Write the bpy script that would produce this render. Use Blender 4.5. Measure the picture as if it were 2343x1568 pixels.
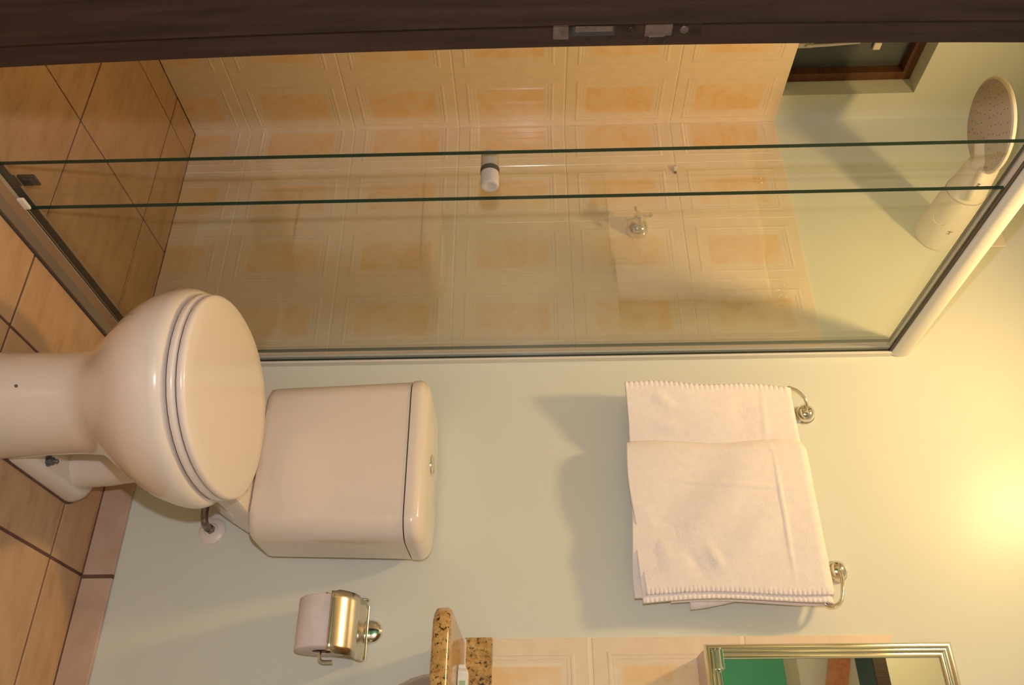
import bpy, bmesh, math, random
from mathutils import Vector, Matrix
random.seed(7)
for o in list(bpy.data.objects): bpy.data.objects.remove(o)
S = bpy.context.scene
COL = S.collection

# ------------------------------------------------------------------ camera
CAM = Vector((1.799, -1.7927, 0.9726))
RT = Vector((0.85930, 0.51110, -0.01709)); FW = Vector((-0.51095, 0.85933, -0.02180))
RT = (RT - RT.dot(FW) * FW).normalized(); FW.normalize()
UP = RT.cross(FW)
cd = bpy.data.cameras.new('camera'); cam = bpy.data.objects.new('camera', cd); COL.objects.link(cam)
cd.sensor_fit = 'HORIZONTAL'; cd.sensor_width = 36.0; cd.lens = 36.0 * 1925.6 / 2343.0
cd.clip_start = 0.02; cd.clip_end = 60
# the camera is held on its side: the image's right is the room's up
M = Matrix((UP, -RT, -FW)).transposed().to_4x4(); M.translation = CAM
cam.matrix_world = M
S.camera = cam

# ------------------------------------------------------------------ world, lights, exposure
W = bpy.data.worlds.new('world'); S.world = W; W.use_nodes = True
W.node_tree.nodes['Background'].inputs[0].default_value = (0.35, 0.55, 0.8, 1)
W.node_tree.nodes['Background'].inputs[1].default_value = 0.25
# built-in flash of the camera (above the lens, i.e. to the left of it as the camera is on its side)
fl = bpy.data.lights.new('camera_flash', 'POINT'); fl.energy = 31.0; fl.color = (1.0, 0.90, 0.98); fl.shadow_soft_size = 0.014
flo = bpy.data.objects.new('camera_flash', fl); COL.objects.link(flo); flo.location = CAM - RT * 0.105 + FW * 0.03
LAMP = Vector((0.965, -0.62, 2.388))
LAMP_STRENGTH = 280.0
LAMP_COLOR = (1.0, 0.63, 0.25)
S.view_settings.view_transform = 'Standard'; S.view_settings.look = 'None'
S.view_settings.gamma = 1.0; S.view_settings.use_curve_mapping = False
S.view_settings.exposure = 0.12

# ------------------------------------------------------------------ helpers
class MB:
    def __init__(s): s.v = []; s.f = []; s.m = []
    def add(s, vs, fs, m=0):
        n = len(s.v); s.v += [tuple(v) for v in vs]
        for f in fs: s.f.append(tuple(i + n for i in f)); s.m.append(m)
    def box(s, a, b, m=0):
        x0, y0, z0 = [min(a[i], b[i]) for i in range(3)]; x1, y1, z1 = [max(a[i], b[i]) for i in range(3)]
        s.add([(x0,y0,z0),(x1,y0,z0),(x1,y1,z0),(x0,y1,z0),(x0,y0,z1),(x1,y0,z1),(x1,y1,z1),(x0,y1,z1)],
              [(0,3,2,1),(4,5,6,7),(0,1,5,4),(1,2,6,5),(2,3,7,6),(3,0,4,7)], m); return s
    def loft(s, loops, cap0=True, cap1=True, m=0, closed=True):
        n = len(loops[0]); vs = [p for l in loops for p in l]; fs = []
        for k in range(len(loops) - 1):
            for i in range(n if closed else n - 1):
                j = (i + 1) % n
                fs.append((k*n+i, k*n+j, (k+1)*n+j, (k+1)*n+i))
        if cap0: fs.append(tuple(range(n))[::-1])
        if cap1: fs.append(tuple((len(loops)-1)*n + i for i in range(n)))
        s.add(vs, fs, m); return s
    def rod(s, p0, p1, r0, r1=None, n=20, m=0, caps=True):
        return s.tube([p0, p1], [r0, r0 if r1 is None else r1], n, m, caps)
    def tube(s, path, r, n=12, m=0, caps=True):
        P = [Vector(p) for p in path]; rr = r if isinstance(r, (list, tuple)) else [r] * len(P)
        T = []
        for i in range(len(P)):
            a = P[max(i-1,0)]; b = P[min(i+1,len(P)-1)]; T.append((b-a).normalized())
        ref = Vector((0,0,1)) if abs(T[0].z) < .9 else Vector((1,0,0))
        x = T[0].cross(ref).normalized(); loops = []
        for i, p in enumerate(P):
            x = (x - x.dot(T[i]) * T[i]).normalized(); y = T[i].cross(x)
            loops.append([p + rr[i]*(math.cos(2*math.pi*k/n)*x + math.sin(2*math.pi*k/n)*y) for k in range(n)])
        return s.loft(loops, caps, caps, m)
    def lathe(s, c, axis, prof, n=28, m=0):
        # prof: list of (radius, distance along axis)
        c = Vector(c); a = Vector(axis).normalized(); ref = Vector((0,0,1)) if abs(a.z) < .9 else Vector((1,0,0))
        x = a.cross(ref).normalized(); y = a.cross(x)
        loops = [[c + a*d + max(r,1e-5)*(math.cos(2*math.pi*k/n)*x + math.sin(2*math.pi*k/n)*y) for k in range(n)] for r, d in prof]
        return s.loft(loops, True, True, m)
    def mesh(s, name):
        me = bpy.data.meshes.new(name); me.from_pydata(s.v, [], s.f)
        for p, k in zip(me.polygons, s.m): p.material_index = k
        bm = bmesh.new(); bm.from_mesh(me); bmesh.ops.recalc_face_normals(bm, faces=bm.faces); bm.to_mesh(me); bm.free()
        return me

def spline(pts, n=6):
    P = [Vector(p) for p in pts]; out = []
    for k in range(len(P)-1):
        a, b, c, d = P[max(k-1,0)], P[k], P[k+1], P[min(k+2,len(P)-1)]
        for i in range(n):
            t = i/n; out.append(.5*((2*b) + (c-a)*t + (2*a-5*b+4*c-d)*t*t + (3*b-a-3*c+d)*t**3))
    return out + [P[-1]]

def link(name, me, mat=None, parent=None):
    o = bpy.data.objects.new(name, me); COL.objects.link(o)
    if mat is not None and me is not None and not me.materials:
        for m in (mat if isinstance(mat, (list, tuple)) else [mat]): me.materials.append(m)
    if parent is not None: o.parent = parent
    return o
def build(name, mb, mat, parent=None, smooth=False, bevel=0, seg=2, angle=40):
    me = mb.mesh(name)
    if smooth:
        for p in me.polygons: p.use_smooth = True
    o = link(name, me, mat, parent)
    if smooth: smooth_angle(me, angle)
    if bevel:
        b = o.modifiers.new('bevel', 'BEVEL'); b.width = bevel; b.segments = seg; b.limit_method = 'ANGLE'; b.angle_limit = math.radians(35)
        if smooth or seg > 2:
            for p in me.polygons: p.use_smooth = True
            smooth_angle(me, 30) if not smooth else None
    return o
def smooth_angle(me, deg):
    bm = bmesh.new(); bm.from_mesh(me)
    for e in bm.edges:
        if len(e.link_faces) == 2 and e.calc_face_angle(0) > math.radians(deg): e.smooth = False
    bm.to_mesh(me); bm.free()
def empty(name, loc=(0,0,0)):
    # base point of a thing; children are authored in world space and keep it
    o = bpy.data.objects.new(name, None); COL.objects.link(o); o.location = loc; o.empty_display_size = .05
    return o
def adopt(root):
    # children were built in world coordinates: shift their meshes' origin to the root
    for c in root.children: c.matrix_parent_inverse = Matrix.Translation(root.location).inverted()
def tag(o, label, cat=None, group=None, kind=None):
    o['label'] = label
    if cat: o['category'] = cat
    if group: o['group'] = group
    if kind: o['kind'] = kind
    return o
def struct(o, label, cat): return tag(o, label, cat, kind='structure')

# ------------------------------------------------------------------ materials
def mat(name, col=(.8,.8,.8), rough=.5, metal=0.0, spec=.5, coat=0.0):
    m = bpy.data.materials.new(name); m.use_nodes = True; b = m.node_tree.nodes['Principled BSDF']
    b.inputs['Base Color'].default_value = (*col, 1); b.inputs['Roughness'].default_value = rough
    b.inputs['Metallic'].default_value = metal; b.inputs['Specular IOR Level'].default_value = spec
    b.inputs['Coat Weight'].default_value = coat; b.inputs['Coat Roughness'].default_value = .06
    m.diffuse_color = (*col, 1)
    return m
def nd(m, t, **kw):
    n = m.node_tree.nodes.new(t)
    for k, v in kw.items():
        if k.startswith('i_'):
            key = k[2:]; key = int(key) if key.isdigit() else key.replace('_', ' ')
            n.inputs[key].default_value = v
        else: setattr(n, k, v)
    return n
def ln(m, a, ao, b, bi): m.node_tree.links.new(a.outputs[ao], b.inputs[bi])
def bsdf(m): return m.node_tree.nodes['Principled BSDF']
def ramp(m, stops):
    r = m.node_tree.nodes.new('ShaderNodeValToRGB'); e = r.color_ramp.elements
    while len(e) < len(stops): e.new(.5)
    for k, (p, c) in enumerate(stops): e[k].position = p; e[k].color = (*c, 1)
    return r
def noisy(m, c1, c2, scale=8, detail=4, bump=0.0, bscale=60, stretch=None, coords='Object'):
    tc = nd(m, 'ShaderNodeTexCoord'); mp = nd(m, 'ShaderNodeMapping'); ln(m, tc, coords, mp, 'Vector')
    if stretch: mp.inputs['Scale'].default_value = stretch
    n = nd(m, 'ShaderNodeTexNoise', i_Scale=scale, i_Detail=detail); ln(m, mp, 'Vector', n, 'Vector')
    r = ramp(m, [(.3, c1), (.7, c2)]); ln(m, n, 'Fac', r, 'Fac'); ln(m, r, 'Color', bsdf(m), 'Base Color')
    if bump:
        n2 = nd(m, 'ShaderNodeTexNoise', i_Scale=bscale, i_Detail=3); ln(m, mp, 'Vector', n2, 'Vector')
        b = nd(m, 'ShaderNodeBump', i_Strength=bump, i_Distance=.002); ln(m, n2, 'Fac', b, 'Height'); ln(m, b, 'Normal', bsdf(m), 'Normal')
    return m

PAINT = noisy(mat('wall_paint', rough=.33, spec=.34), (.67,.715,.625), (.70,.74,.65), 3, 3, .05, 160)
CEILP = mat('ceiling_paint', (.78,.78,.72), .7)
GREENP = noisy(mat('green_paint', rough=.5), (.06,.30,.12), (.075,.34,.14), 3)
CREAMP = noisy(mat('cream_paint', rough=.6), (.62,.58,.38), (.66,.62,.42), 3)
GROUT = noisy(mat('wall_grout', rough=.7), (.80,.70,.50), (.88,.78,.58), 20)
FGROUT = noisy(mat('floor_grout', rough=.85), (.11,.055,.038), (.17,.09,.06), 14)
DARKWOOD = noisy(mat('dark_wood', rough=.42, spec=.35), (.012,.006,.004), (.030,.014,.009), 6, 5, .15, 40, (14,14,1))
WINWOOD = noisy(mat('window_wood', rough=.5), (.085,.032,.012), (.15,.062,.022), 6, 4, .1, 40, (1,1,9))
ORANGEWOOD = noisy(mat('orange_wood', rough=.4), (.42,.13,.035), (.55,.19,.05), 6, 4, 0, 40, (8,1,8))
CERAMIC = mat('ceramic', (.80,.715,.62), .16, spec=.5, coat=.5)
SEATP = mat('seat_plastic', (.83,.74,.64), .22, spec=.5, coat=.25)
WHITEP = noisy(mat('white_plastic', rough=.35), (.80,.76,.68), (.82,.78,.70), 5)
GREYP = mat('grey_plate', (.42,.40,.37), .45)
RAILP = mat('rail_aluminium', (.70,.70,.62), .38, metal=.0, spec=.6)
ALU = mat('matt_aluminium', (.55,.50,.43), .35, metal=.85)
CHROME = mat('chrome', (.82,.78,.70), .12, metal=1.0)
STEEL = noisy(mat('brushed_steel', rough=.22, metal=1.0), (.72,.64,.50), (.80,.72,.58), 60, 2, 0, 40, (1,1,30))
CHAMP = mat('champagne_metal', (.80,.79,.66), .18, metal=1.0)
DARK = mat('dark_gap', (.02,.017,.014), .7)
RUBBER = mat('seal_rubber', (.06,.05,.04), .6)
BOLT = noisy(mat('bolt_metal', rough=.4, metal=.7), (.10,.12,.14), (.28,.30,.32), 300, 2)
IRONPIPE = noisy(mat('pipe_metal', rough=.35, metal=.8), (.16,.14,.13), (.36,.32,.28), 80, 2)
PAPER = noisy(mat('paper', rough=.95, spec=.1), (.78,.69,.66), (.84,.75,.72), 40, 3, .3, 250)
CARD = mat('card_core', (.20,.15,.11), .9)
MIRROR = mat('mirror_silver', (.86,.90,.86), .015, metal=1.0)
BLADE = mat('pane_dark', (.07,.085,.085), .22, spec=.6)
TOWEL = noisy(mat('towel_cotton', rough=.95, spec=.1), (.86,.81,.79), (.91,.86,.84), 60, 4, .55, 420)
TOWEL.node_tree.nodes['Principled BSDF'].inputs['Sheen Weight'].default_value = .15
STONEB = noisy(mat('basin_ceramic', rough=.25), (.36,.30,.25), (.44,.37,.31), 5)
WRAP = noisy(mat('soap_wrap', rough=.3), (.72,.76,.66), (.86,.84,.78), 90, 2)
INK = mat('ink', (.12,.10,.08), .6)
SILICONE = mat('silicone', (.80,.74,.62), .5)

# ceramic tile with a framed panel of orange marbling (UV = metres from the tile's centre)
def decor_tile():
    m = mat('decor_tile', (.74,.60,.50), .16, coat=.3)
    uv = nd(m, 'ShaderNodeUVMap', uv_map='pattern'); sep = nd(m, 'ShaderNodeSeparateXYZ'); ln(m, uv, 'UV', sep, 0)
    def inside(axis, half, soft):
        a = nd(m, 'ShaderNodeMath', operation='ABSOLUTE'); ln(m, sep, axis, a, 0)
        r = nd(m, 'ShaderNodeMapRange', i_1=half + soft, i_2=half - soft, i_3=0.0, i_4=1.0); ln(m, a, 0, r, 0); return r
    ax = inside('X', .0465, .004); ay = inside('Y', .093, .004)
    mk = nd(m, 'ShaderNodeMath', operation='MULTIPLY'); ln(m, ax, 0, mk, 0); ln(m, ay, 0, mk, 1)
    oi = nd(m, 'ShaderNodeObjectInfo'); off = nd(m, 'ShaderNodeVectorMath', operation='ADD')
    sc = nd(m, 'ShaderNodeMath', operation='MULTIPLY', i_1=0.25); ln(m, oi, 'Random', sc, 0)
    ln(m, uv, 'UV', off, 0); ln(m, sc, 0, off, 1)
    n = nd(m, 'ShaderNodeTexNoise', i_Scale=11, i_Detail=5, i_Roughness=.6, i_Distortion=1.2); ln(m, off, 0, n, 'Vector')
    r = ramp(m, [(.34, (.84,.68,.46)), (.50, (.84,.63,.38)), (.60, (.82,.57,.29)), (.70, (.84,.65,.41))]); ln(m, n, 'Fac', r, 'Fac')
    n2 = nd(m, 'ShaderNodeTexNoise', i_Scale=30, i_Detail=3); ln(m, uv, 'UV', n2, 'Vector')
    r2 = ramp(m, [(.3, (.80,.67,.50)), (.7, (.85,.72,.545))]); ln(m, n2, 'Fac', r2, 'Fac')
    mx = nd(m, 'ShaderNodeMix', data_type='RGBA'); ln(m, mk, 0, mx, 'Factor')
    ln(m, r2, 'Color', mx, 6); ln(m, r, 'Color', mx, 7); ln(m, mx, 2, bsdf(m), 'Base Color'); return m
TILE = decor_tile()
def floor_tile_mat():
    m = mat('floor_tile', rough=.34)
    tc = nd(m, 'ShaderNodeTexCoord'); oi = nd(m, 'ShaderNodeObjectInfo'); off = nd(m, 'ShaderNodeVectorMath', operation='ADD')
    s = nd(m, 'ShaderNodeMath', operation='MULTIPLY', i_1=9.0); ln(m, oi, 'Random', s, 0); ln(m, tc, 'Object', off, 0); ln(m, s, 0, off, 1)
    mp = nd(m, 'ShaderNodeMapping'); mp.inputs['Scale'].default_value = (1, 3, 1); ln(m, off, 0, mp, 0)
    n = nd(m, 'ShaderNodeTexNoise', i_Scale=9, i_Detail=8, i_Roughness=.65); ln(m, mp, 0, n, 'Vector')
    r = ramp(m, [(.28, (.45,.27,.135)), (.48, (.56,.355,.19)), (.75, (.63,.43,.245))]); ln(m, n, 'Fac', r, 'Fac'); ln(m, r, 'Color', bsdf(m), 'Base Color')
    return m
FTILE = floor_tile_mat()
BTILE = noisy(mat('base_tile', rough=.4), (.50,.35,.26), (.62,.46,.36), 14, 6)
def granite():
    m = mat('granite', rough=.2, coat=.2)
    tc = nd(m, 'ShaderNodeTexCoord')
    n = nd(m, 'ShaderNodeTexNoise', i_Scale=45, i_Detail=6, i_Roughness=.7); ln(m, tc, 'Object', n, 'Vector')
    r = ramp(m, [(.30, (.22,.10,.03)), (.45, (.46,.27,.08)), (.60, (.60,.38,.13)), (.8, (.66,.50,.26))]); ln(m, n, 'Fac', r, 'Fac')
    n2 = nd(m, 'ShaderNodeTexNoise', i_Scale=150, i_Detail=4, i_Roughness=.65, i_Distortion=.4); ln(m, tc, 'Object', n2, 'Vector')
    r2 = ramp(m, [(.36, (.05,.03,.02)), (.46, (1,1,1))]); ln(m, n2, 'Fac', r2, 'Fac')
    mx = nd(m, 'ShaderNodeMix', data_type='RGBA', blend_type='MULTIPLY'); mx.inputs[0].default_value = 1.0
    ln(m, r, 'Color', mx, 6); ln(m, r2, 'Color', mx, 7); ln(m, mx, 2, bsdf(m), 'Base Color'); return m
GRANITE = granite()
def glass(name, tint, haze=0.0):
    m = bpy.data.materials.new(name); m.use_nodes = True; t = m.node_tree; t.nodes.clear()
    out = t.nodes.new('ShaderNodeOutputMaterial'); tr = t.nodes.new('ShaderNodeBsdfTransparent'); tr.inputs[0].default_value = (*tint, 1)
    gl = t.nodes.new('ShaderNodeBsdfGlossy'); gl.inputs['Roughness'].default_value = .012; gl.inputs[0].default_value = (.95,.97,.95,1)
    lw = t.nodes.new('ShaderNodeLayerWeight'); lw.inputs['Blend'].default_value = .5
    pw = nd(m, 'ShaderNodeMath', operation='POWER', i_1=5.0); ln(m, lw, 'Facing', pw, 0)
    ma = nd(m, 'ShaderNodeMath', operation='MULTIPLY_ADD', i_1=.96, i_2=.045); ln(m, pw, 0, ma, 0)
    mix = t.nodes.new('ShaderNodeMixShader'); ln(m, ma, 0, mix, 0); ln(m, tr, 0, mix, 1); ln(m, gl, 0, mix, 2)
    last = mix
    if haze:
        df = t.nodes.new('ShaderNodeBsdfDiffuse'); df.inputs[0].default_value = (.6,.6,.5,1)
        m2 = t.nodes.new('ShaderNodeMixShader'); m2.inputs[0].default_value = haze; ln(m, mix, 0, m2, 1); ln(m, df, 0, m2, 2); last = m2
    ln(m, last, 0, out, 0); m.diffuse_color = (*tint, .3); return m
GLASS = glass('clear_glass', (.975,.982,.962), .004)
GEDGE = mat('glass_edge', (.012,.045,.028), .15, spec=.6)
def emit(name, col, st):
    m = bpy.data.materials.new(name); m.use_nodes = True; t = m.node_tree; t.nodes.clear()
    out = t.nodes.new('ShaderNodeOutputMaterial'); e = t.nodes.new('ShaderNodeEmission'); e.inputs[0].default_value = (*col, 1); e.inputs[1].default_value = st
    ln(m, e, 0, out, 0); return m

# ------------------------------------------------------------------ room shell
ZC = 2.435; YF = -1.237; XR = 2.42; G = 0.768; YH = -2.45
TOPT = 1.688      # top of the wall tiles
fl_ = struct(build('floor', MB().box((-.12, .12, -.08), (XR+.6, YH-.1, -.003)), FGROUT), 'beige ceramic tiled bathroom floor with dark brown joints', 'floor')
ce = struct(build('ceiling', MB().box((-.12, .12, ZC), (XR+.1, YF-.14, ZC+.08)), CEILP), 'pale painted ceiling seen only at the shower corner', 'ceiling')
wb = struct(build('wall_back', MB().box((-.12, 0, 0), (XR+.1, .12, ZC)), PAINT), 'pale mint green wall behind the toilet and towel', 'wall')
WY0, WY1, WZ0, WZ1 = -.097, -.66, TOPT, 2.056
wl = MB(); wl.box((-.12, 0, 0), (0, YF-.14, WZ0)); wl.box((-.12, 0, WZ1), (0, YF-.14, ZC)); wl.box((-.12, 0, WZ0), (0, WY0, WZ1)); wl.box((-.12, WY1, WZ0), (0, YF-.14, WZ1))
wl = struct(build('wall_left', wl, PAINT), 'shower side wall, tiled below and painted above, with a small window', 'wall')
struct(build('wall_right', MB().box((XR, 0, 0), (XR+.1, YF-.14, ZC)), PAINT), 'pale green wall beyond the wash basin', 'wall')
DX0, DX1, DZ = 1.133, 2.12, 2.018
wf = MB(); wf.box((0, YF, 0), (DX0-.03, YF-.14, ZC)); wf.box((DX1+.04, YF, 0), (XR, YF-.14, ZC)); wf.box((DX0-.03, YF, DZ+.044), (DX1+.04, YF-.14, ZC))
struct(build('wall_front', wf, PAINT), 'pale green wall around the doorway, seen in the cabinet mirror', 'wall')
# hall beyond the doorway (seen only in the mirror)
wh = struct(build('wall_hall', MB().box((-.12, YH, 0), (XR+.6, YH-.1, 2.9)), CREAMP), 'cream hall wall reflected in the cabinet mirror', 'wall')
struct(build('wall_hall_left', MB().box((-.12, YF-.14, 0), (-.02, YH, 2.75)), CREAMP), 'cream end wall of the hall beyond the doorway', 'wall')
struct(build('wall_hall_right', MB().box((XR+.5, YF-.14, 0), (XR+.6, YH, 2.75)), CREAMP), 'cream hall end wall on the basin side', 'wall')
struct(build('ceiling_hall', MB().box((-.12, YF-.14, 2.75), (XR+.6, YH-.1, 2.83)), CEILP), 'pale hall ceiling above the doorway', 'ceiling')

# --- tiles
TW, TH = .2025, .305
_tm = {}
def tile_mesh(u0, u1, v0, v1):
    key = tuple(round(a, 4) for a in (u0, u1, v0, v1))
    if key in _tm: return _tm[key]
    hu, hv = TW/2 - .0006, TH/2 - .0016; T = .007
    prof = [(0, 0), (0, T-.0012), (.0014, T), (.027, T), (.029, T+.0009), (.033, T+.0009), (.035, T), (.041, T), (.0425, T-.0006), (.0485, T-.0006), (.055, T-.0010)]
    mb = MB(); loops = []
    for ins, h in prof:
        a, b = hu - ins, hv - ins * 1.08
        loops.append([(-a,-b,h),(a,-b,h),(a,b,h),(-a,b,h)])
    mb.loft(loops)
    me = mb.mesh('wall_tile'); bm = bmesh.new(); bm.from_mesh(me)
    for co, no, lim in (((u0,0,0),(-1,0,0),u0 > -hu), ((u1,0,0),(1,0,0),u1 < hu), ((0,v0,0),(0,-1,0),v0 > -hv), ((0,v1,0),(0,1,0),v1 < hv)):
        if lim:
            r = bmesh.ops.bisect_plane(bm, geom=bm.verts[:]+bm.edges[:]+bm.faces[:], plane_co=co, plane_no=no, clear_outer=True)
            ed = [e for e in bm.edges if len(e.link_faces) == 1]
            if ed: bmesh.ops.holes_fill(bm, edges=ed)
    uv = bm.loops.layers.uv.new('pattern')
    for f in bm.faces:
        for l in f.loops: l[uv].uv = (l.vert.co.x, l.vert.co.y)
    bm.to_mesh(me); bm.free(); me.materials.append(TILE); _tm[key] = me; return me
def tile_field(parent, org, ud, nd_, ucuts, vcuts, skip=None):
    # ucuts / vcuts: list of (start, pattern_start) spans along the wall; org: world origin
    ud, n = Vector(ud), Vector(nd_); v = Vector((0,0,1)); rot = Matrix((ud, v, n)).transposed().to_4x4()
    for (ua, ub, up) in ucuts:
        for (va, vb, vp) in vcuts:
            cu, cv = up + TW/2, vp + TH/2
            me = tile_mesh(ua-cu, ub-cu, va-cv, vb-cv)
            o = link('wall_tile', me, None, parent)
            Mx = rot.copy(); Mx.translation = Vector(org) + ud*cu + v*cv; o.matrix_world = Mx
def spans(a, b, first, step):
    r = []; s = first
    while s > a + 1e-6: s -= step
    while s < b - 1e-6:
        x0, x1 = max(a, s), min(b, s+step)
        if x1 - x0 > .004: r.append((x0, x1, s))
        s += step
    return r
VS = spans(0, TOPT-.002, .1657, TH)
gb = MB().box((0, 0, 0), (G, -.0058, TOPT)); build('grout', gb, GROUT, wb)
tile_field(wb, (0,0,0), (1,0,0), (0,-1,0), spans(.0075, G+.001, .159, TW), VS)
build('grout', MB().box((0, -.0058, 0), (.0058, YF, TOPT)), GROUT, wl)
tile_field(wl, (0,0,0), (0,-1,0), (1,0,0), spans(.0075, -YF, 0.0, TW), VS)
# for the left wall u runs toward -Y: x(u) cross z(v) must give +X
# splashback above the basin
XT = 1.440
build('grout', MB().box((XT, 0, .884), (XR, -.0058, 1.690)), GROUT, wb)
tile_field(wb, (0,0,0), (1,0,0), (0,-1,0), spans(XT, XR, XT, TW), spans(.886, 1.690, 1.0815-TH, TH+.004))

# --- floor tiles
def ftile(x0, x1, y0, y1, j=.0028, h=.0):
    mb = MB().box((x0+j-(x0+x1)/2, y0+j-(y0+y1)/2, -.006), (x1-j-(x0+x1)/2, y1-j-(y0+y1)/2, 0))
    o = build('floor_tile', mb, FTILE, fl_, bevel=.001, seg=1); o.location = ((x0+x1)/2, (y0+y1)/2, h)
FS = .338
def fgrid(xa, xb, xf, ya, yb, yf, h=0., j=.0028):
    for x0, x1, _ in spans(xa, xb, xf, FS):
        for y0, y1, _ in spans(ya, yb, yf, FS): ftile(x0, x1, y0, y1, j, h)
fgrid(.006, G-.004, .1004, YF, -.005, -.147, -.001, .0022)
fgrid(G+.004, XR, .963, YF-.14, -.004, -.1415, 0, .0034)

# --- base strip of tile along the back wall
bb = empty('baseboard_back', (1.0, 0, 0)); struct(bb, 'low pinkish tile skirting along the pale green wall', 'skirting')
for x0, x1 in ((G+.012, .963-.003), (.963+.003, 1.305-.004), (1.305+.004, 1.643-.004), (1.643+.004, XR-.002)):
    o = build('skirting_tile', MB().box((x0, -.0005, .003), (x1, -.011, .069)), BTILE, bb, bevel=.0015)
for x0 in (.963, 1.305, 1.643): build('joint', MB().box((x0-.004, -.0005, 0), (x0+.004, -.0095, .068)), FGROUT, bb)
build('bottom_joint', MB().box((G+.012, -.0005, 0), (XR-.002, -.010, .0032)), FGROUT, bb)
adopt(bb)

# --- door frame in dark wood
tr = empty('trim_1', (1.13, YF, 0)); struct(tr, 'dark brown wooden door frame at the edge of the bathroom', 'door frame')
def lean(zv):                                             # the post is slightly warped
    t = max(-1.2, min(1.2, (zv - .955)/.495)); return -.003 + .010*t*t
mb = MB(); loops = []
def jamb_loop(zv):
    e = DX0 + .006 + lean(zv)
    pts = [(e-.16, YF), (e, YF), (e, YF-.0285), (e-.004, YF-.0300), (e-.004, YF-.0325), (e+.012, YF-.0345), (e+.012, YF-.075), (e+.012, YF-.15), (e-.16, YF-.15)]
    return [(x, y, zv) for x, y in pts]
mb.loft([jamb_loop(z) for z in [-.003] + [.2 + .1*k for k in range(18)] + [DZ+.045]])
jamb = build('post', mb, DARKWOOD, tr)
jamb2 = build('post', MB().box((DX1, YF, -.003), (DX1+.14, YF-.15, DZ+.045)), DARKWOOD, tr, bevel=.003)
build('lintel', MB().box((DX0-.02, YF+.002, DZ), (DX1+.02, YF-.148, DZ+.045)), DARKWOOD, tr, bevel=.003)
adopt(tr)
def jx(zv): return DX0 + .006 + lean(zv)
# strike plate let into the post
sp = empty('strike_plate', (jx(1.07), YF-.012, 1.07)); tag(sp, 'old metal lock strike plate let into the dark door post', 'strike plate')
PLATE = noisy(mat('old_plate', rough=.38, metal=.8), (.035,.026,.02), (.075,.055,.042), 60, 3)
PLATE2 = noisy(mat('worn_plate', rough=.3, metal=.75), (.12,.095,.08), (.20,.16,.14), 90, 3)
def pl(z0, z1, y0, y1, t0, t1, name, m):
    zm = (z0+z1)/2
    return build(name, MB().box((jx(zm)+t0, YF+y0, z0), (jx(zm)+t1, YF+y1, z1)), m, sp, bevel=.0006, seg=1)
pl(.998, 1.140, -.0085, -.0282, -.001, .0012, 'plate', PLATE)
pl(.999, 1.014, -.010, -.0278, .0008, .0022, 'worn_end', PLATE2)
pl(1.017, 1.058, -.013, -.0262, .0005, .0017, 'bolt_opening', DARK)
pl(1.020, 1.056, -.018, -.0252, .0012, .0022, 'inner_edge', PLATE2)
pl(1.086, 1.112, -.012, -.0268, .0008, .0026, 'latch_tongue', PLATE2)
pl(1.090, 1.106, -.002, -.0115, -.0012, .0016, 'latch_lip', PLATE)
for zz in (1.073, 1.123):
    build('screw', MB().lathe((jx(zz)+.0008, YF-.0185, zz), (1,0,0), [(.0042,0),(.0042,.0008),(.003,.0016)], 12), PLATE2 if zz > 1.1 else PLATE, sp, True)
adopt(sp)

# --- window in the shower wall
wn = empty('window_1', (-.07, -.38, WZ0)); struct(wn, 'small wood framed tilting window high above the shower tiles', 'window')
FX0, FX1 = -.115, -.052
fw = .028
build('frame', MB().box((FX0, WY0-.001, WZ0+.001), (FX1, WY0-fw, WZ1-.001)), WINWOOD, wn, bevel=.002)
build('frame', MB().box((FX0, WY1+.001, WZ0+.001), (FX1, WY1+fw, WZ1-.001)), WINWOOD, wn, bevel=.002)
build('frame', MB().box((FX0, WY0-fw, WZ1-.001), (FX1, WY1+fw, WZ1-fw)), WINWOOD, wn, bevel=.002)
build('frame', MB().box((FX0, WY0-fw, WZ0+.001), (FX1, WY1+fw, WZ0+.012)), WINWOOD, wn, bevel=.002)
sash = build('pane', MB().box((-.083, WY0-fw-.001, WZ0+.013), (-.078, WY1+fw+.001, WZ1-fw-.001)), BLADE, wn)
build('latch', MB().tube([(-.078,-.205,1.735),(-.066,-.212,1.74),(-.060,-.218,1.79),(-.060,-.224,1.88)], [.005,.005,.004,.003], 10), WHITEP, wn, True)
build('latch_base', MB().box((-.078,-.200,1.70),(-.070,-.216,1.76)), WHITEP, wn, bevel=.002)
build('catch', MB().box((-.078,-.190,1.925),(-.068,-.212,1.945)), WHITEP, wn, bevel=.002)
adopt(wn)

# ------------------------------------------------------------------ shower enclosure
se = empty('shower_enclosure', (G, -.6, 0)); tag(se, 'sliding glass shower enclosure with pale aluminium rails beside the toilet', 'shower enclosure')
def rail_sec(y, cz, w, h, n=28):     # oval tube section, flatter underneath
    pts = []
    for k in range(n):
        a = 2*math.pi*k/n; c, q = math.cos(a), math.sin(a)
        pts.append((G + .001 + w*math.copysign(abs(c)**.8, c), y, cz + h*math.copysign(abs(q)**.8, q)*(1 if q > 0 else .9)))
    return pts
build('top_rail', MB().loft([rail_sec(-.0015, 1.866, .0235, .029), rail_sec(YF+.0005, 1.866, .0235, .029)]), RAILP, se, True, angle=60)
build('rail_seal', MB().box((G+.0148, -.002, 1.8355), (G+.0172, YF+.001, 1.8425)), RUBBER, se)
br = MB(); sec = [(-.024,.0),(.030,.0),(.030,.010),(.020,.020),(.018,.040),(.012,.042),(.011,.014),(-.013,.014),(-.014,.036),(-.020,.036),(-.024,.02)]
br.loft([[(G+a, -.014, b) for a, b in sec], [(G+a, YF+.0005, b) for a, b in sec]])
build('bottom_rail', br, ALU, se)
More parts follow.
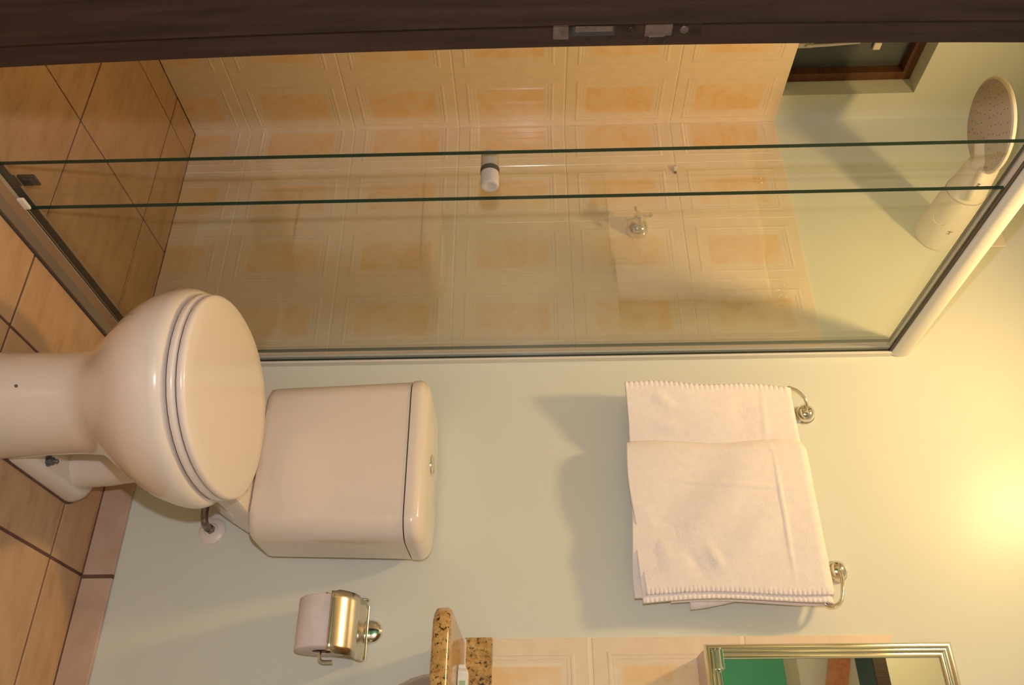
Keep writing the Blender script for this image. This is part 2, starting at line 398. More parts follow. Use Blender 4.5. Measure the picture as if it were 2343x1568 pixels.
build('bottom_seal', MB().box((G+.0300, -.014, 0), (G+.0335, YF+.0005, .004)).box((G+.0146, -.012, .0405), (G+.0160, -.60, .0428)), RUBBER, se)
build('wall_channel', MB().box((G+.0003, -.0078, .042), (G+.0058, -.016, 1.842)).box((G+.0165, -.0005, .0), (G+.0225, -.016, 1.842)).box((G+.0003, -.0005, .042), (G+.01645, -.0077, 1.842)), RAILP, se)
build('channel_seal', MB().box((G+.0146, -.009, .044), (G+.0166, -.0168, 1.842)), RUBBER, se)
def slab(name, x0, x1, ya, yb, z0, z1):
    mb = MB(); v = [(x,y,z) for z in (z0,z1) for y in (ya,yb) for x in (x0,x1)]
    mb.add(v, [(0,2,6,4),(1,5,7,3)], 0); mb.add(v, [(0,1,3,2),(4,6,7,5),(0,4,5,1),(2,3,7,6)], 1)
    me = mb.mesh(name); return link(name, me, [GLASS, GEDGE], se)
slab('fixed_glass_panel', G+.0065, G+.0145, -.0085, -.598, .016, 1.838)
sd = slab('sliding_glass_panel', G-.0125, G-.0045, -.0235, -.697, .016, 1.838)
kn = MB(); KY, KZ = -.648, .905
kn.lathe((G-.0045, KY, KZ), (1,0,0), [(.0165,.0008),(.0165,.027),(.0150,.0305),(.0125,.0315),(.009,.0305),(.004,.0295)])
kn.lathe((G-.0125, KY, KZ), (-1,0,0), [(.0165,.0008),(.0165,.033),(.0150,.0365),(.011,.0375)])
build('knob', kn, mat('knob_plastic', (.52,.49,.43), .35), sd, True)
build('knob_washer', MB().lathe((G-.0135, KY, KZ), (1,0,0), [(.0172,0),(.0172,.010)], 24), RUBBER, sd, True)
build('guide_block', MB().box((G+.0150, -.604, .040), (G+.0215, -.634, .054)), WHITEP, se, bevel=.003)
build('guide_shoe', MB().box((G-.026, -.622, .036), (G-.0205, -.650, .07)), RUBBER, se, bevel=.003)
adopt(se)

# ------------------------------------------------------------------ electric shower
BX, BZ = .424, 2.048
sh = empty('electric_shower', (BX, 0, BZ)); tag(sh, 'white electric shower with a big round spray head on the wall', 'shower')
DC = Vector((.377, -.345, 2.041))                       # centre of the spray face
axis = Vector((DC.x - BX, DC.y, .014))
def bp(t): return Vector((BX, 0, BZ)) + Vector((-.01, -.255, .012)) * t
rp = [(0,.056),(.04,.056),(.2,.055),(.45,.052),(.62,.048),(.66,.0475),(.67,.046),(.8,.042),(1.0,.037)]
body = build('body', MB().tube([bp(t) for t, _ in rp], [r for _, r in rp], 32), WHITEP, sh, True)
b1 = bp(.36) + Vector((.0, 0, -.051)); 
build('seam', MB().tube([bp(.645), bp(.655)], [.0488,.0486], 32), GREYP, body, True)
# round relief cap on the underside of the body
cd_ = Vector((.55, -.35, -.76)).normalized(); cc = bp(.32) + cd_ * .0495
build('relief_ring', MB().tube([cc + .019*(math.cos(a)*Vector((.3,-.9,.2)).cross(cd_).normalized() + math.sin(a)*cd_.cross(Vector((.3,-.9,.2)).cross(cd_).normalized())) for a in [2*math.pi*k/24 for k in range(25)]], .0022, 8), WHITEP, body, True)
# spray head
na = Vector((-.01, .06, -1)).normalized()                # faces down
hd = MB().lathe(DC - na*.0, -na, [(.107,.0),(.110,.002),(.111,.006),(.108,.010),(.085,.016),(.045,.022),(.01,.024)], 48)
head = build('spray_head', hd, WHITEP, sh, True)
build('spray_plate', MB().lathe(DC + na*.0005, na, [(.1045,-.002),(.1045,.0006),(.1035,.0012)], 48), mat('spray_plate_grey', (.50,.46,.42), .4), head, True)
hx = na.cross(Vector((0,1,0))).normalized(); hy = na.cross(hx)
nz = MB()
for rr, n in ((.018,5),(.034,9),(.050,13),(.064,17),(.078,20),(.092,24)):
    for k in range(n):
        a = 2*math.pi*(k + .37*rr*100)/n + random.uniform(-.05,.05); r2 = rr + random.uniform(-.003,.003)
        if random.random() < .12: continue
        nz.lathe(DC + na*.0016 + hx*r2*math.cos(a) + hy*r2*math.sin(a), na, [(.0016,0),(.0012,.0006)], 6)
noz = build('nozzles', nz, mat('nozzle_dark', (.13,.09,.06), .6), head); noz['kind'] = 'stuff'
build('neck', MB().tube([bp(.93), bp(1.0)+Vector((0,-.02,.004)), DC - na*.012 + Vector((0,.045,0))], [.037,.033,.022], 24), WHITEP, sh, True)
# thin hose holder beside the body
q0, q1 = bp(.70) + Vector((.040,-.005,-.012)), bp(1.03) + Vector((.030,-.012,-.016))
arm = build('diverter_tube', MB().tube([q0, q0.lerp(q1,.08), q0.lerp(q1,.94), q1], [.011,.0125,.0125,.011], 18), WHITEP, sh, True)
# faint printed marks
def ink_bar(p, u, w, L, t, parent):
    p, u, w = Vector(p), Vector(u).normalized(), Vector(w).normalized(); nn = u.cross(w)
    mb = MB(); c = [p + u*a*L/2 + w*b*t/2 + nn*d*.0004 for d in (-1,1) for a, b in ((-1,-1),(1,-1),(1,1),(-1,1))]
    mb.add(c, [(0,3,2,1),(4,5,6,7),(0,1,5,4),(1,2,6,5),(2,3,7,6),(3,0,4,7)]); return build('printed_mark', mb, INK, parent)
sd_ = Vector((.93, -.30, -.20)).normalized()
au = (bp(1)-bp(0)).normalized(); sd_ = (sd_ - sd_.dot(au)*au).normalized(); av = au.cross(sd_)
for k, (a, b, L, t) in enumerate([(0,0,.012,.0015),(.004,-.004,.0015,.007),(-.004,-.004,.0015,.007),(.004,.004,.0015,.006)]):
    ink_bar(bp(.27) + sd_*.0548 + au*a + av*b*.8, au, av, L, t, body)
pm = q0.lerp(q1, .55) + sd_*.0127
for a in (-.006, 0, .006): ink_bar(pm + au*a, au, av, .0035, .006, arm)
# cable gland between the body and the rail
build('cable_gland', MB().box((.368, -.0005, 2.112), (.404, -.030, 2.150)), GREYP, sh, bevel=.006, seg=3)
build('cable', MB().tube([(.386,-.022,2.145),(.388,-.026,2.160),(.396,-.020,2.172),(.404,-.007,2.178)], .005, 8), GREYP, sh, True)
adopt(sh)
# socket plate above the shower
so = empty('wall_socket', (.435, 0, 2.18)); tag(so, 'small white socket plate on the wall above the shower rail', 'socket')
build('plate', MB().box((.392, -.0005, 2.135), (.472, -.008, 2.214)), WHITEP, so, bevel=.003, seg=3)
for dx, dz in ((.437, 2.186), (.452, 2.172), (.418, 2.172)):
    build('hole', MB().lathe((dx, -.0078, dz), (0,-1,0), [(.004,0),(.004,.0009)], 12), DARK, so)
adopt(so)
# shower valve
sv = empty('shower_valve', (.394, -.007, 1.262)); tag(sv, 'chrome shower valve with a cross handle on the tiles', 'valve')
build('bell', MB().lathe((.394,-.0072,1.262), (0,-1,0), [(.030,0),(.030,.003),(.029,.010),(.026,.020),(.019,.028),(.0125,.032),(.010,.036),(.0095,.046)], 32), CHROME, sv, True)
hb = MB().lathe((.394,-.052,1.262), (0,-1,0), [(.010,0),(.013,.003),(.013,.013),(.010,.019),(.004,.021)], 24)
hub = build('handle_hub', hb, CHROME, sv, True)
for k in range(4):
    a = math.radians(10 + 90*k); d = Vector((math.cos(a), 0, math.sin(a))); c = Vector((.394,-.061,1.262))
    build('handle_arm', MB().tube([c + d*.008, c + d*.026, c + d*.028, c + d*.034, c+d*.036], [.0042,.0036,.0058,.0058,.003], 12), CHROME, hub, True)
for o in hub.children: pass
adopt(sv)
# small plug left in the tiles
wp = empty('hook_stub', (.186, -.007, 1.384)); tag(wp, 'tiny white hook stub left on the shower tiles', 'hook')
build('stub', MB().box((.178,-.0075,1.379),(.194,-.016,1.389)), WHITEP, wp, bevel=.002)
for dx in (.176, .196): build('screw', MB().lathe((dx,-.0075,1.384), (0,-1,0), [(.004,0),(.004,.003),(.002,.004)], 10), INK, wp, True)
adopt(wp)

# ------------------------------------------------------------------ toilet
TX = 1.117
to = empty('toilet', (TX, -.35, 0)); tag(to, 'cream ceramic toilet with closed lid and close-coupled tank', 'toilet')
def egg(z, cy, a, bf, bb, n=48, p=2.0):
    r = []
    for k in range(n):
        t = 2*math.pi*k/n; c, s = math.cos(t), math.sin(t)
        x = a * math.copysign(abs(s)**(2/p), s); y = math.copysign(abs(c)**(2/p), c)
        r.append((TX + x, cy - (bf if c > 0 else bb)*y, z))
    return r
def interp(keys, z):
    for k in range(len(keys)-1):
        z0, z1 = keys[k][0], keys[k+1][0]
        if z0 <= z <= z1:
            t = (z-z0)/(z1-z0); P = [keys[max(k-1,0)], keys[k], keys[k+1], keys[min(k+2,len(keys)-1)]]
            out = []
            for c in range(1, len(keys[0])):
                m0 = (P[2][c]-P[0][c])/(P[2][0]-P[0][0]+1e-9)*(z1-z0); m1 = (P[3][c]-P[1][c])/(P[3][0]-P[1][0]+1e-9)*(z1-z0)
                h = (2*t**3-3*t**2+1)*P[1][c] + (t**3-2*t**2+t)*m0 + (-2*t**3+3*t**2)*P[2][c] + (t**3-t**2)*m1
                out.append(h)
            return out
    return list(keys[-1][1:])
BOWL = [(0.0,-.455,.091,.114,.12),(.03,-.455,.090,.111,.12),(.09,-.458,.087,.107,.12),(.150,-.460,.085,.104,.12),(.185,-.460,.087,.107,.12),(.207,-.461,.090,.112,.122),(.23,-.461,.101,.126,.128),(.26,-.462,.125,.154,.142),(.29,-.462,.149,.183,.160),(.32,-.461,.169,.207,.177),(.35,-.460,.182,.223,.190),(.378,-.458,.1885,.2305,.196),(.394,-.458,.187,.229,.195)]
bl = MB(); zs = [0,.015,.03,.06,.09,.12,.15,.17,.185,.197,.207,.218,.23,.245,.26,.275,.29,.305,.32,.335,.35,.365,.38,.39]
loops = [egg(z, *interp(BOWL, z)) for z in zs]
for ins, z in ((.0035,.3965),(.0065,.4010),(.011,.4040),(.017,.4055),(.03,.406)):
    loops.append(egg(z, -.458, .1885-ins, .2305-ins, .1955-ins))
bl.loft(loops)
# deck under the tank
def rr_loop(cx, x, y0, y1, z, rad, n=6, bow=0.0):
    pts = []
    for (sx, yy, a0) in ((1, y1, 0), (-1, y1, 90), (-1, y0, 180), (1, y0, 270)):
        for k in range(n+1):
            a = math.radians(a0 + 90*k/n); px = cx + sx*(x-rad) + rad*math.cos(a); py = yy + (-rad if yy == y1 else rad) + rad*math.sin(a)
            if bow and yy == y0: py -= bow*(1 - ((px-cx)/x)**2)
            pts.append((px, py, z))
    return pts
dk = [rr_loop(TX, a, y0, -.02, z, .03) for z, a, y0 in ((.30,.070,-.30),(.33,.090,-.33),(.36,.108,-.34),(.396,.118,-.345),(.4045,.114,-.34))]
bl.loft(dk)
# recessed rear foot and trapway
ft = [rr_loop(TX, a, -.42, y1, z, r_) for z, a, y1, r_ in ((0,.070,-.095,.060),(.012,.070,-.095,.060),(.028,.064,-.102,.058),(.036,.054,-.115,.05))]
bl.loft(ft)
bl.tube([(TX,-.18,.02),(TX,-.19,.10),(TX,-.215,.18),(TX,-.27,.27),(TX,-.34,.34)], [.052,.050,.050,.058,.075], 24)
build('bowl', bl, CERAMIC, to, True, angle=60)
# foot grout line on the floor
build('foot_joint', MB().loft([rr_loop(TX,.0735,-.46,-.091,.0002,.062), rr_loop(TX,.0725,-.46,-.092,.0035,.062)]), FGROUT, to)
build('floor_bolt', MB().lathe((1.160,-.30,.034), (.1,0,1), [(.012,0),(.012,.003),(.008,.004),(.008,.012),(.0045,.013),(.0045,.020),(.003,.022)], 10), BOLT, to, True)
build('chip', MB().lathe((1.136,-.5632,.107), (.15,-1,.0), [(.0030,-.002),(.0022,.0012)], 7), INK, to)
# seat and lid
def slab_egg(z0, z1, cy, a, bf, bb, rad, dome=0.0, p=2.15):
    L = [egg(z0, cy, a-rad*.6, bf-rad*.6, bb-rad*.6, p=p)]
    for k in range(6):
        t = math.pi*(k/5) - math.pi/2; ins = rad*(1-math.cos(t)); L.append(egg((z0+z1)/2 + (z1-z0)/2*math.sin(t), cy, a-ins, bf-ins, bb-ins, p=p))
    if dome:
        for k in range(1, 7):
            s = 1 - k/7; L.append(egg(z1 + dome*(1-s*s), cy, (a-rad)*s, (bf-rad)*s, (bb-rad)*s, p=p))
    return L
build('seat', MB().loft(slab_egg(.4085, .4215, -.459, .1715, .219, .199, .005)), SEATP, to, True, angle=60)
build('seat_gap', MB().loft([egg(.4055, -.458, .164, .211, .19), egg(.423, -.458, .164, .211, .19)]), DARK, to)
build('lid', MB().loft(slab_egg(.4225, .4370, -.459, .169, .217, .200, .007, .003)), SEATP, to, True, angle=60)
for s in (-1, 1): build('hinge', MB().rod((TX+s*.062,-.262,.412), (TX+s*.094,-.262,.412), .009, n=16), SEATP, to, True)
# tank
def tank_loop(z, a, y0, rad=.040, bow=.010): return rr_loop(1.108, a, y0, -.012, z, rad, 8, bow)
tk = [tank_loop(z, a, y0, r_) for z, a, y0, r_ in ((.404,.152,-.176,.03),(.4055,.162,-.186,.038),(.411,.168,-.1925,.042),(.422,.1705,-.195,.045),(.56,.1745,-.1965,.045),(.700,.179,-.198,.045),(.7155,.1795,-.198,.045))]
build('tank', MB().loft(tk), CERAMIC, to, True, angle=60)
build('tank_gap', MB().loft([tank_loop(.715,.1755,-.194), tank_loop(.7190,.1755,-.194)]), DARK, to)
tl = [tank_loop(z, a, y0, r_) for z, a, y0, r_ in ((.7172,.178,-.197,.045),(.7182,.1810,-.2000,.046),(.732,.1825,-.2015,.046),(.742,.180,-.199,.045),(.750,.172,-.190,.042),(.7545,.158,-.175,.036),(.7565,.135,-.150,.03),(.757,.08,-.10,.02))]
build('tank_lid', MB().loft(tl), CERAMIC, to, True, angle=60)
bt = build('flush_button', MB().lathe((1.103,-.112,.7555), (0,0,1), [(.0235,0),(.0235,.003),(.0215,.0045),(.0185,.0045),(.018,.0035),(.016,.0035),(.008,.0055),(.001,.006)], 28), CHROME, to, True)
adopt(to)
# water supply
sp_ = empty('supply_pipe', (1.206, 0, .264)); tag(sp_, 'bent metal supply pipe with white collar beneath the tank', 'pipe')
build('wall_collar', MB().lathe((1.206,-.0004,.264), (0,-1,0), [(.029,0),(.029,.004),(.026,.007),(.016,.009),(.013,.013),(.009,.013)], 28), WHITEP, sp_, True)
build('pipe', MB().tube([(1.206,-.001,.264),(1.206,-.035,.263),(1.203,-.046,.262),(1.194,-.055,.262),(1.180,-.060,.2625),(1.120,-.072,.266),(1.09,-.075,.275),(1.085,-.075,.292)], .0078, 14), IRONPIPE, sp_, True)
build('pipe_nut', MB().tube([(1.206,-.012,.264),(1.206,-.026,.2635)], .0105, 6), IRONPIPE, sp_)
adopt(sp_)

# ------------------------------------------------------------------ toilet paper
PX, PYc, PZ, PR = 1.4225, -.068, .548, .0545
ph = empty('paper_holder', (1.418, 0, .629)); tag(ph, 'polished steel toilet paper holder with a curved flap', 'paper holder')
build('rosette', MB().lathe((1.424,-.0004,.634), (0,-1,0), [(.024,0),(.024,.003),(.021,.008),(.016,.011),(.006,.0125)], 28), CHROME, ph, True)
# flap: curved sheet over the roll, lower corners cut and rounded
prof = [(-.013, .626), (-.024, .6255), (-.040, .6235)]
for k in range(13):
    a = math.radians(98 - 78*k/12); prof.append((PYc - .068*math.cos(a), PZ + .003 + .068*math.sin(a)))
fm = MB(); L = []
for k, (y, z) in enumerate(prof):
    s0, s1 = 1.3685, 1.4885
    t = k/(len(prof)-1)
    if t < .12: s0 += .010*(1-t/.12); s1 -= .010*(1-t/.12)
    if t > .93: s0 += .003; s1 -= .004
    L.append([(s0 + (s1-s0)*j/8, y, z) for j in range(9)])
fm.loft(L, False, False, closed=False)
fo = build('flap', fm, STEEL, ph, True); md = fo.modifiers.new('solid', 'SOLIDIFY'); md.thickness = .0014; md.offset = 0
build('hinge_pin', MB().rod((1.375,-.012,.6262), (1.482,-.012,.6262), .0032, n=12), CHROME, ph, True)
build('rod', MB().tube([(1.3655,-.012,.6262),(1.3605,-.012,.622),(1.3605,-.020,.60),(1.3605,-.055,.553),(1.3605,-.066,.549),(1.365,-.068,.548),(1.44,-.068,.548),(1.485,-.068,.548),(1.491,-.068,.550),(1.4935,-.068,.556),(1.4935,-.068,.574)], .0032, 12), CHROME, ph, True)
adopt(ph)
rl = empty('toilet_paper_roll', (PX, PYc, PZ)); tag(rl, 'white toilet paper roll under the steel flap', 'toilet paper')
def ringroll():
    mb = MB(); n = 40; x0, x1 = 1.3745, 1.4745
    prof = [(x0, .020), (x0, PR-.002), (x0+.002, PR), (x1-.002, PR), (x1, PR-.002), (x1, .020), (x0, .020)]
    mb.loft([[(x, PYc + r*math.cos(2*math.pi*k/n), PZ + .004 + r*math.sin(2*math.pi*k/n)) for k in range(n)] for x, r in prof], False, False); return mb
build('paper', ringroll(), PAPER, rl, True, angle=50)
cm = MB(); cm.loft([[(x, PYc + r*math.cos(2*math.pi*k/24), PZ + .004 + r*math.sin(2*math.pi*k/24)) for k in range(24)] for x, r in ((1.3755,.0198),(1.4735,.0198),(1.4735,.0185),(1.3755,.0185),(1.3755,.0198))], False, False)
build('core', cm, CARD, rl, True)
adopt(rl)

# ------------------------------------------------------------------ towel bar and towel
tb = empty('towel_rail', (1.13, 0, 1.608)); tag(tb, 'chrome wire towel rail with two round wall knobs', 'towel rail')
ZB, YB = 1.556, -.050
for x in (.944, 1.311):
    build('rosette', MB().lathe((x,-.0004,1.608), (0,-1,0), [(.0235,0),(.0235,.003),(.021,.005),(.0215,.008),(.020,.016),(.015,.022),(.008,.0255),(.001,.0265)], 28), CHROME, tb, True)
wp_ = [(.944,-.024,1.606),(.938,-.034,1.606),(.922,-.043,1.602),(.906,-.048,1.588),(.898,YB,1.572),(.898,YB,1.562),(.904,YB,ZB),(.92,YB,ZB-.001)]
wp2 = [(1.30,YB,ZB-.001),(1.368,YB,ZB-.001),(1.384,YB,ZB),(1.392,YB,1.562),(1.392,-.049,1.576),(1.380,-.046,1.592),(1.350,-.040,1.603),(1.328,-.033,1.607),(1.311,-.024,1.607)]
build('bar', MB().tube(spline(wp_) + spline(wp2), .0036, 12), CHROME, tb, True)
adopt(tb)

def drape(x0, x1, zf, zb, rad, yb, nx, ns, disp, xs=None, th=.006):
    # a cloth over the bar: back leg, half turn, front leg.  returns mesh builder (open sheet)
    L = []; back = (ZB - zb); front = (ZB - zf); arc = math.pi*rad; tot = back + arc + front
    mb = MB(); rows = []
    for i in range(ns+1):
        s = tot*i/ns
        if s < back: y, z, ny, nz_ = yb + rad, zb + s, 1, 0
        elif s < back+arc:
            a = (s-back)/rad; y, z, ny, nz_ = yb + rad*math.cos(a), ZB + rad*math.sin(a), math.cos(a), math.sin(a)
        else: y, z, ny, nz_ = yb - rad, ZB - (s-back-arc), -1, 0
        row = []
        for j in range(nx+1):
            u = j/nx; x = x0 + (x1-x0)*u
            dx, dn, dz = disp(u, x, z, s-back-arc*.5, s > back+arc*.5)
            row.append((x+dx, y + ny*dn, z + nz_*dn + dz))
        rows.append(row)
    mb.loft(rows, False, False, closed=False); return mb
def g(x, c, w): return math.exp(-((x-c)/w)**2)
def crease(x, z, x0, z0, x1, z1, w):
    dx, dz = x1-x0, z1-z0; L2 = dx*dx+dz*dz; t = max(0, min(1, ((x-x0)*dx+(z-z0)*dz)/L2))
    d = math.hypot(x-(x0+t*dx), z-(z0+t*dz)); return math.exp(-(d/w)**2) * math.sin(math.pi*max(.06, min(.94, t)))
tw = empty('bath_towel', (1.13, YB, 1.2)); tag(tw, 'folded white bath towel hanging on the wire towel rail', 'towel')
def d_back(u, x, z, s, front):
    dn = 0
    if front:
        h = max(0, (ZB - z)/.37)
        dn = .006*math.sin(9*u+2*h)*h + .004*h*math.sin(23*u+3) + .034*h*(1 - min(1, max(0, (u-.06)/.20))) - .010*h
        dn += .0045*crease(x, z, .93, 1.24, .96, 1.30, .012) + .004*crease(x,z,1.0,1.24,1.0,1.31,.008) + .0012*crease(x,z,.90,1.5,1.06,1.49,.006) - .0015*crease(x,z,.905,1.44,1.05,1.45,.02)
        e = x - (.899 + .010*h)
        rib = max(0, 1 - u*(.47)/.016)
        if rib > 0: dn += .0016*rib*math.sin(2*math.pi*z/.0115) + .001*rib
    dx = -.003*math.sin(z*31)*(1-u) - (.004 if front else 0)*max(0,(ZB-z)/.37)*(1-u)
    dz = 0
    if front and z < 1.30: dz = (.007*math.sin(u*5) - .004*u) * (1.30-z)/.12
    return dx, dn, dz
def sheet(name, mb, th, parent=tw):
    o = build(name, mb, TOWEL, parent, True, angle=180); m = o.modifiers.new('solid', 'SOLIDIFY'); m.thickness = th; m.offset = 0; m.use_rim = True
    return o
sheet('back_layer', drape(.899, 1.372, 1.186, 1.20, .0105, YB, 120, 330, d_back), .0065)
def d_front(u, x, z, s, front):
    dn = 0; dx = 0; dz = 0
    h = max(0, (ZB - z)/.37)
    if front:
        dn = -.010*h + .006*h*math.sin(5.5*u+.6)
        dn += .008*crease(x,z, 1.04,1.50, 1.35,1.20,.055) - .007*crease(x,z, 1.04,1.42, 1.30,1.19,.05) + .006*crease(x,z,1.17,1.52,1.345,1.33,.03)
        dn += .004*crease(x,z,1.27,1.33,1.33,1.36,.012) - .003*crease(x,z,1.27,1.28,1.36,1.33,.014) + .0028*crease(x,z,1.06,1.50,1.35,1.50,.004)
        dn += .0024*crease(x,z,1.125,1.23,1.155,1.56,.005) + .004*crease(x,z,1.20,1.21,1.32,1.25,.018)
        rib = max(0, 1 - (1-u)*.335/.014)
        if rib > 0: dn += .0015*rib*math.sin(2*math.pi*z/.0095) + .001*rib
    # rounded fold on the left edge
    if u < .08: dn -= .012*(1-u/.08)**2
    if u > .96: dn -= .004*((u-.96)/.04)**2
    dx = .010*h*(1-u)*(-.3) + .004*math.sin(z*24)*(1-u) + (.004*math.sin(z*17+1) - .006*h)*u
    if front and z < 1.32: dz = (-.004 + .020*u*u*u - .004*math.sin(u*7)) * (1.32-z)/.13
    return dx, dn, dz
sheet('front_fold', drape(1.036, 1.371, 1.187, 1.23, .0195, YB, 110, 330, d_front), .0075)
def d_mid(u, x, z, s, front):
    h = max(0, (ZB - z)/.37); dn = (-.010*h + .003*math.sin(6*u)*h) if front else 0
    if front:
        rib = max(0, 1 - (1-u)*.10/.012)
        if rib > 0: dn += .0014*rib*math.sin(2*math.pi*z/.0095)
    return (.006*math.sin(z*13)+.002)*u, dn, (-.006*(1-u) if z < 1.25 else 0)
sheet('middle_fold', drape(1.27, 1.381, 1.192, 1.25, .0145, YB, 30, 300, d_mid), .005)
# the far end of the towel peeks out behind
cm = MB(); rows = []
for i in range(21):
    z = 1.29 + (1.50-1.29)*i/20; rows.append([(1.34 + .052*j/6*(1 - .9*(i/20)**1.3) , -.028 + .003*math.sin(i*.4+j), z) for j in range(7)])
cm.loft(rows, False, False, closed=False); sheet('tucked_corner', cm, .004)
cm = MB(); rows = []
for i in range(31):
    z = 1.205 + (1.50-1.205)*i/30; rows.append([(.888 + .004*math.sin(i*.5)*(1-j/6) + .010*(i/30) + .03*j/6, -.032 + .002*math.sin(i*.7+j), z) for j in range(7)])
cm.loft(rows, False, False, closed=False); sheet('tucked_edge', cm, .004)
adopt(tw)

# ------------------------------------------------------------------ basin counter
CT0, CT1 = .800, .830
def counter_loop(z, ins):
    xl, yf, r = 1.4455 + ins, -.345 + ins, .055 - ins*.5
    pts = [(XR-.002, -.0075), (xl, -.0005 - .007)]
    for k in range(9):
        a = math.radians(180 + 90*k/8); pts.append((xl + r + r*math.cos(a), yf + r + r*math.sin(a)))
    pts += [(1.60, yf-.014+0), (1.72, yf-.045), (1.85, yf-.065), (2.0, yf-.05), (XR-.002, yf-.02)]
    return [(x, y, z) for x, y in pts][::-1]
co = empty('granite_counter', (1.8, 0, .8)); tag(co, 'ochre speckled granite washbasin counter with rounded corner', 'counter')
build('top', MB().loft([counter_loop(CT0, .006), counter_loop(CT0+.004, .001), counter_loop(CT0+.010, 0), counter_loop(CT1-.008, 0), counter_loop(CT1-.002, .003), counter_loop(CT1, .008)]), GRANITE, co, True, angle=50)
build('upstand', MB().box((XT, -.0005, CT1-.0005), (XR-.002, -.018, .885)), GRANITE, co, bevel=.0015)
build('silicone_line', MB().box((XT+.004, -.0175, CT1-.001), (XR-.003, -.0215, CT1+.0022)), SILICONE, co)
adopt(co)
ba = MB(); L = []
for k in range(10):
    a = math.radians(90*k/9); rx, ry = .225*math.cos(a)**.6 if k < 9 else .02, .165*math.cos(a)**.6 if k < 9 else .02
    L.append([(1.765 + rx*math.cos(2*math.pi*j/36), -.205 + ry*math.sin(2*math.pi*j/36), .7995 - .135*math.sin(a)) for j in range(36)])
ba.loft(L, False, True)
tag(build('wash_basin', ba, STONEB, None, True), 'grey brown undermounted basin bowl below the granite counter', 'basin')
sb = empty('soap_packet', (1.53, -.16, CT1)); tag(sb, 'small white wrapped soap lying on the granite counter', 'soap')
sl = []
for x, hw, h in ((1.518,.005,.011),(1.5195,.007,.014),(1.525,.007,.014),(1.527,.011,.016),(1.531,.017,.0185),(1.595,.017,.0185),(1.599,.012,.014)):
    sl.append([(x, -.165 + sy*hw, CT1 + .0005 + (h if sz else 0)) for sy, sz in ((-1,0),(1,0),(1,1),(-1,1))])
build('wrapper', MB().loft(sl), WRAP, sb, bevel=.003, seg=3)
build('print_band', MB().box((1.548,-.1826,CT1+.004),(1.575,-.1821,CT1+.015)), mat('soap_print', (.35,.5,.28), .5), sb)
adopt(sb)

# ------------------------------------------------------------------ mirror cabinet
mc = empty('mirror_cabinet', (1.70, 0, 1.29)); tag(mc, 'wall cabinet with champagne metal framed mirror door', 'mirror cabinet')
CX0, CX1, CZ0, CZ1, CY = 1.4775, 1.88, 1.292, 1.752, -.120
build('body', MB().box((CX0+.003, -.0075, CZ0+.003), (CX1-.003, CY+.012, CZ1-.003)), mat('cabinet_side', (.66,.55,.50), .35), mc, bevel=.002)
door = None
def frame_ring(prof):
    mb = MB(); loops = []
    for ins, y in prof:
        loops.append([(CX0+ins, CY - y, CZ0+ins), (CX1-ins, CY - y, CZ0+ins), (CX1-ins, CY - y, CZ1-ins), (CX0+ins, CY - y, CZ1-ins)])
    mb.loft(loops, False, False); return mb
dfr = build('door_frame', frame_ring([(.0,-.012),(.0,.000),(.001,.004),(.004,.007),(.009,.0075),(.011,.005),(.0115,.0045),(.013,.0055),(.017,.0055),(.019,.0035),(.0195,.003),(.021,.004),(.025,.004),(.027,.001),(.028,-.003),(.028,-.012)]), CHAMP, mc, True, angle=50)
build('mirror', MB().box((CX0+.0275, CY+.009, CZ0+.0275), (CX1-.0275, CY-.0005, CZ1-.0275)), MIRROR, mc)
hz = CZ0 + .024
build('hinge_pin', MB().tube([(CX0+.012, CY-.012, hz-.002), (CX0+.044, CY-.012, hz-.002)], .0042, 14), CHAMP, mc, True)
for x in (CX0+.010, CX0+.045): build('hinge_cap', MB().rod((x-.001, CY-.012, hz-.002), (x+.0015, CY-.012, hz-.002), .0062, n=14), DARK if False else CHAMP, mc, True)
build('hinge_leaf', MB().box((CX0+.010, CY-.006, hz-.010), (CX0+.046, CY-.0095, hz+.008)), CHAMP, mc, bevel=.001)
adopt(mc)

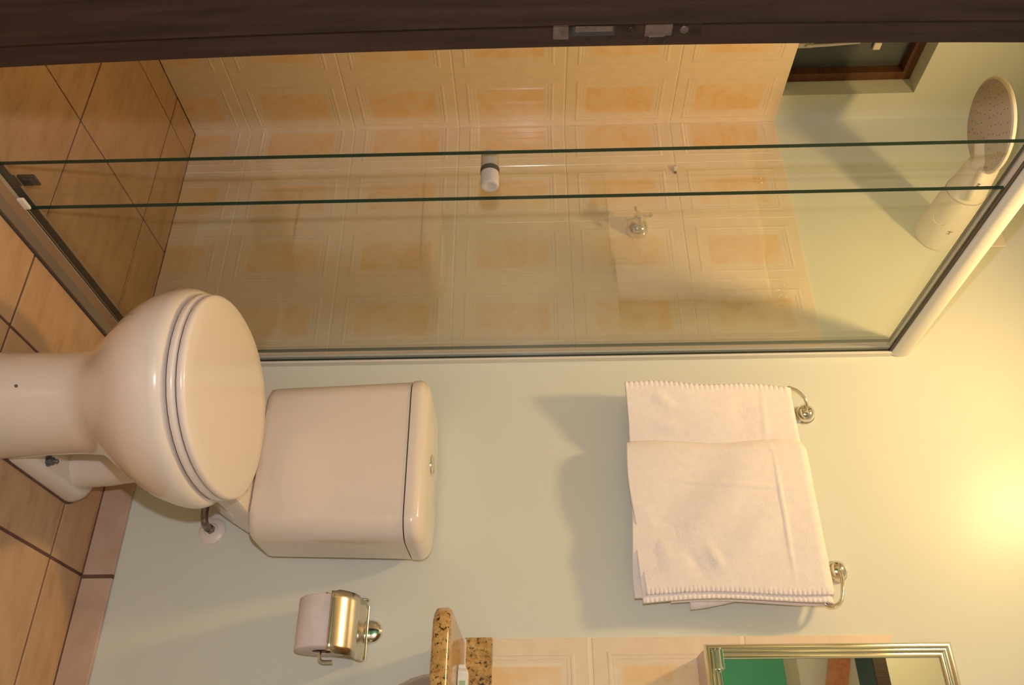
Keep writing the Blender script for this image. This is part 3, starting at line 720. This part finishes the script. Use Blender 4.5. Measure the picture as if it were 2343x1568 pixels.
# ------------------------------------------------------------------ ceiling lamp (just out of view)
la = empty('ceiling_lamp', (LAMP.x, LAMP.y, ZC)); tag(la, 'small round bathroom ceiling lamp above the toilet', 'lamp')
build('holder', MB().lathe((LAMP.x, LAMP.y, ZC-.0005), (0,0,-1), [(.085,0),(.085,.012),(.080,.020),(.072,.040),(.0715,.047)], 36), WHITEP, la, True)
build('diffuser', MB().lathe((LAMP.x, LAMP.y, LAMP.z+.004), (0,0,-1), [(.0700,0),(.0700,.003),(.060,.007),(.035,.010),(.001,.011)], 36), emit('diffuser_glow', LAMP_COLOR, LAMP_STRENGTH), la, True)
adopt(la)

# ------------------------------------------------------------------ hall things seen in the mirror, and an added fill lamp
dr = empty('green_door', (1.1, YH, 0)); tag(dr, 'green panel door across the hall, seen in the cabinet mirror', 'door')
build('leaf', MB().box((.60, YH+.001, .005), (1.52, YH+.04, 2.07)), GREENP, dr, bevel=.004)
build('rail', MB().box((.66, YH+.04, 1.02), (1.46, YH+.046, 1.12)), GREENP, dr, bevel=.002)
adopt(dr)
bmv = MB(); a0, a1 = Vector((.55, YH+.075, 2.48)), Vector((1.75, YH+.075, 2.11)); dn_ = (a1-a0).normalized(); pn = Vector((dn_.z,0,-dn_.x))
bmv.loft([[p + pn*sx*.031 + Vector((0,sy,0)) for sx, sy in ((-1,-.07),(1,-.07),(1,.06),(-1,.06))] for p in (a0, a1)])
tag(build('roof_brace', bmv, ORANGEWOOD, None, bevel=.004), 'slanting orange wooden brace seen in the cabinet mirror', 'beam')
hl = empty('hall_fill_lamp', (.25, -1.95, 2.75)); tag(hl, 'small round fill lamp added out of view to brighten the hall', 'lamp')  # added out of view to brighten the hall wall that the mirror reflects
build('holder', MB().lathe((.25,-1.95,2.7495), (0,0,-1), [(.05,0),(.05,.006),(.03,.018),(.022,.03)], 24), WHITEP, hl, True)
build('fill_bulb', MB().lathe((.25,-1.95,2.72), (0,0,-1), [(.014,0),(.03,.02),(.037,.04),(.03,.065),(.012,.078),(.001,.08)], 20), emit('hall_fill_glow', (1,.72,.42), 120.0), hl, True)
adopt(hl)

# keep sub-parts where they were modelled: a part's own parent already carries the offset
bpy.context.view_layer.update()
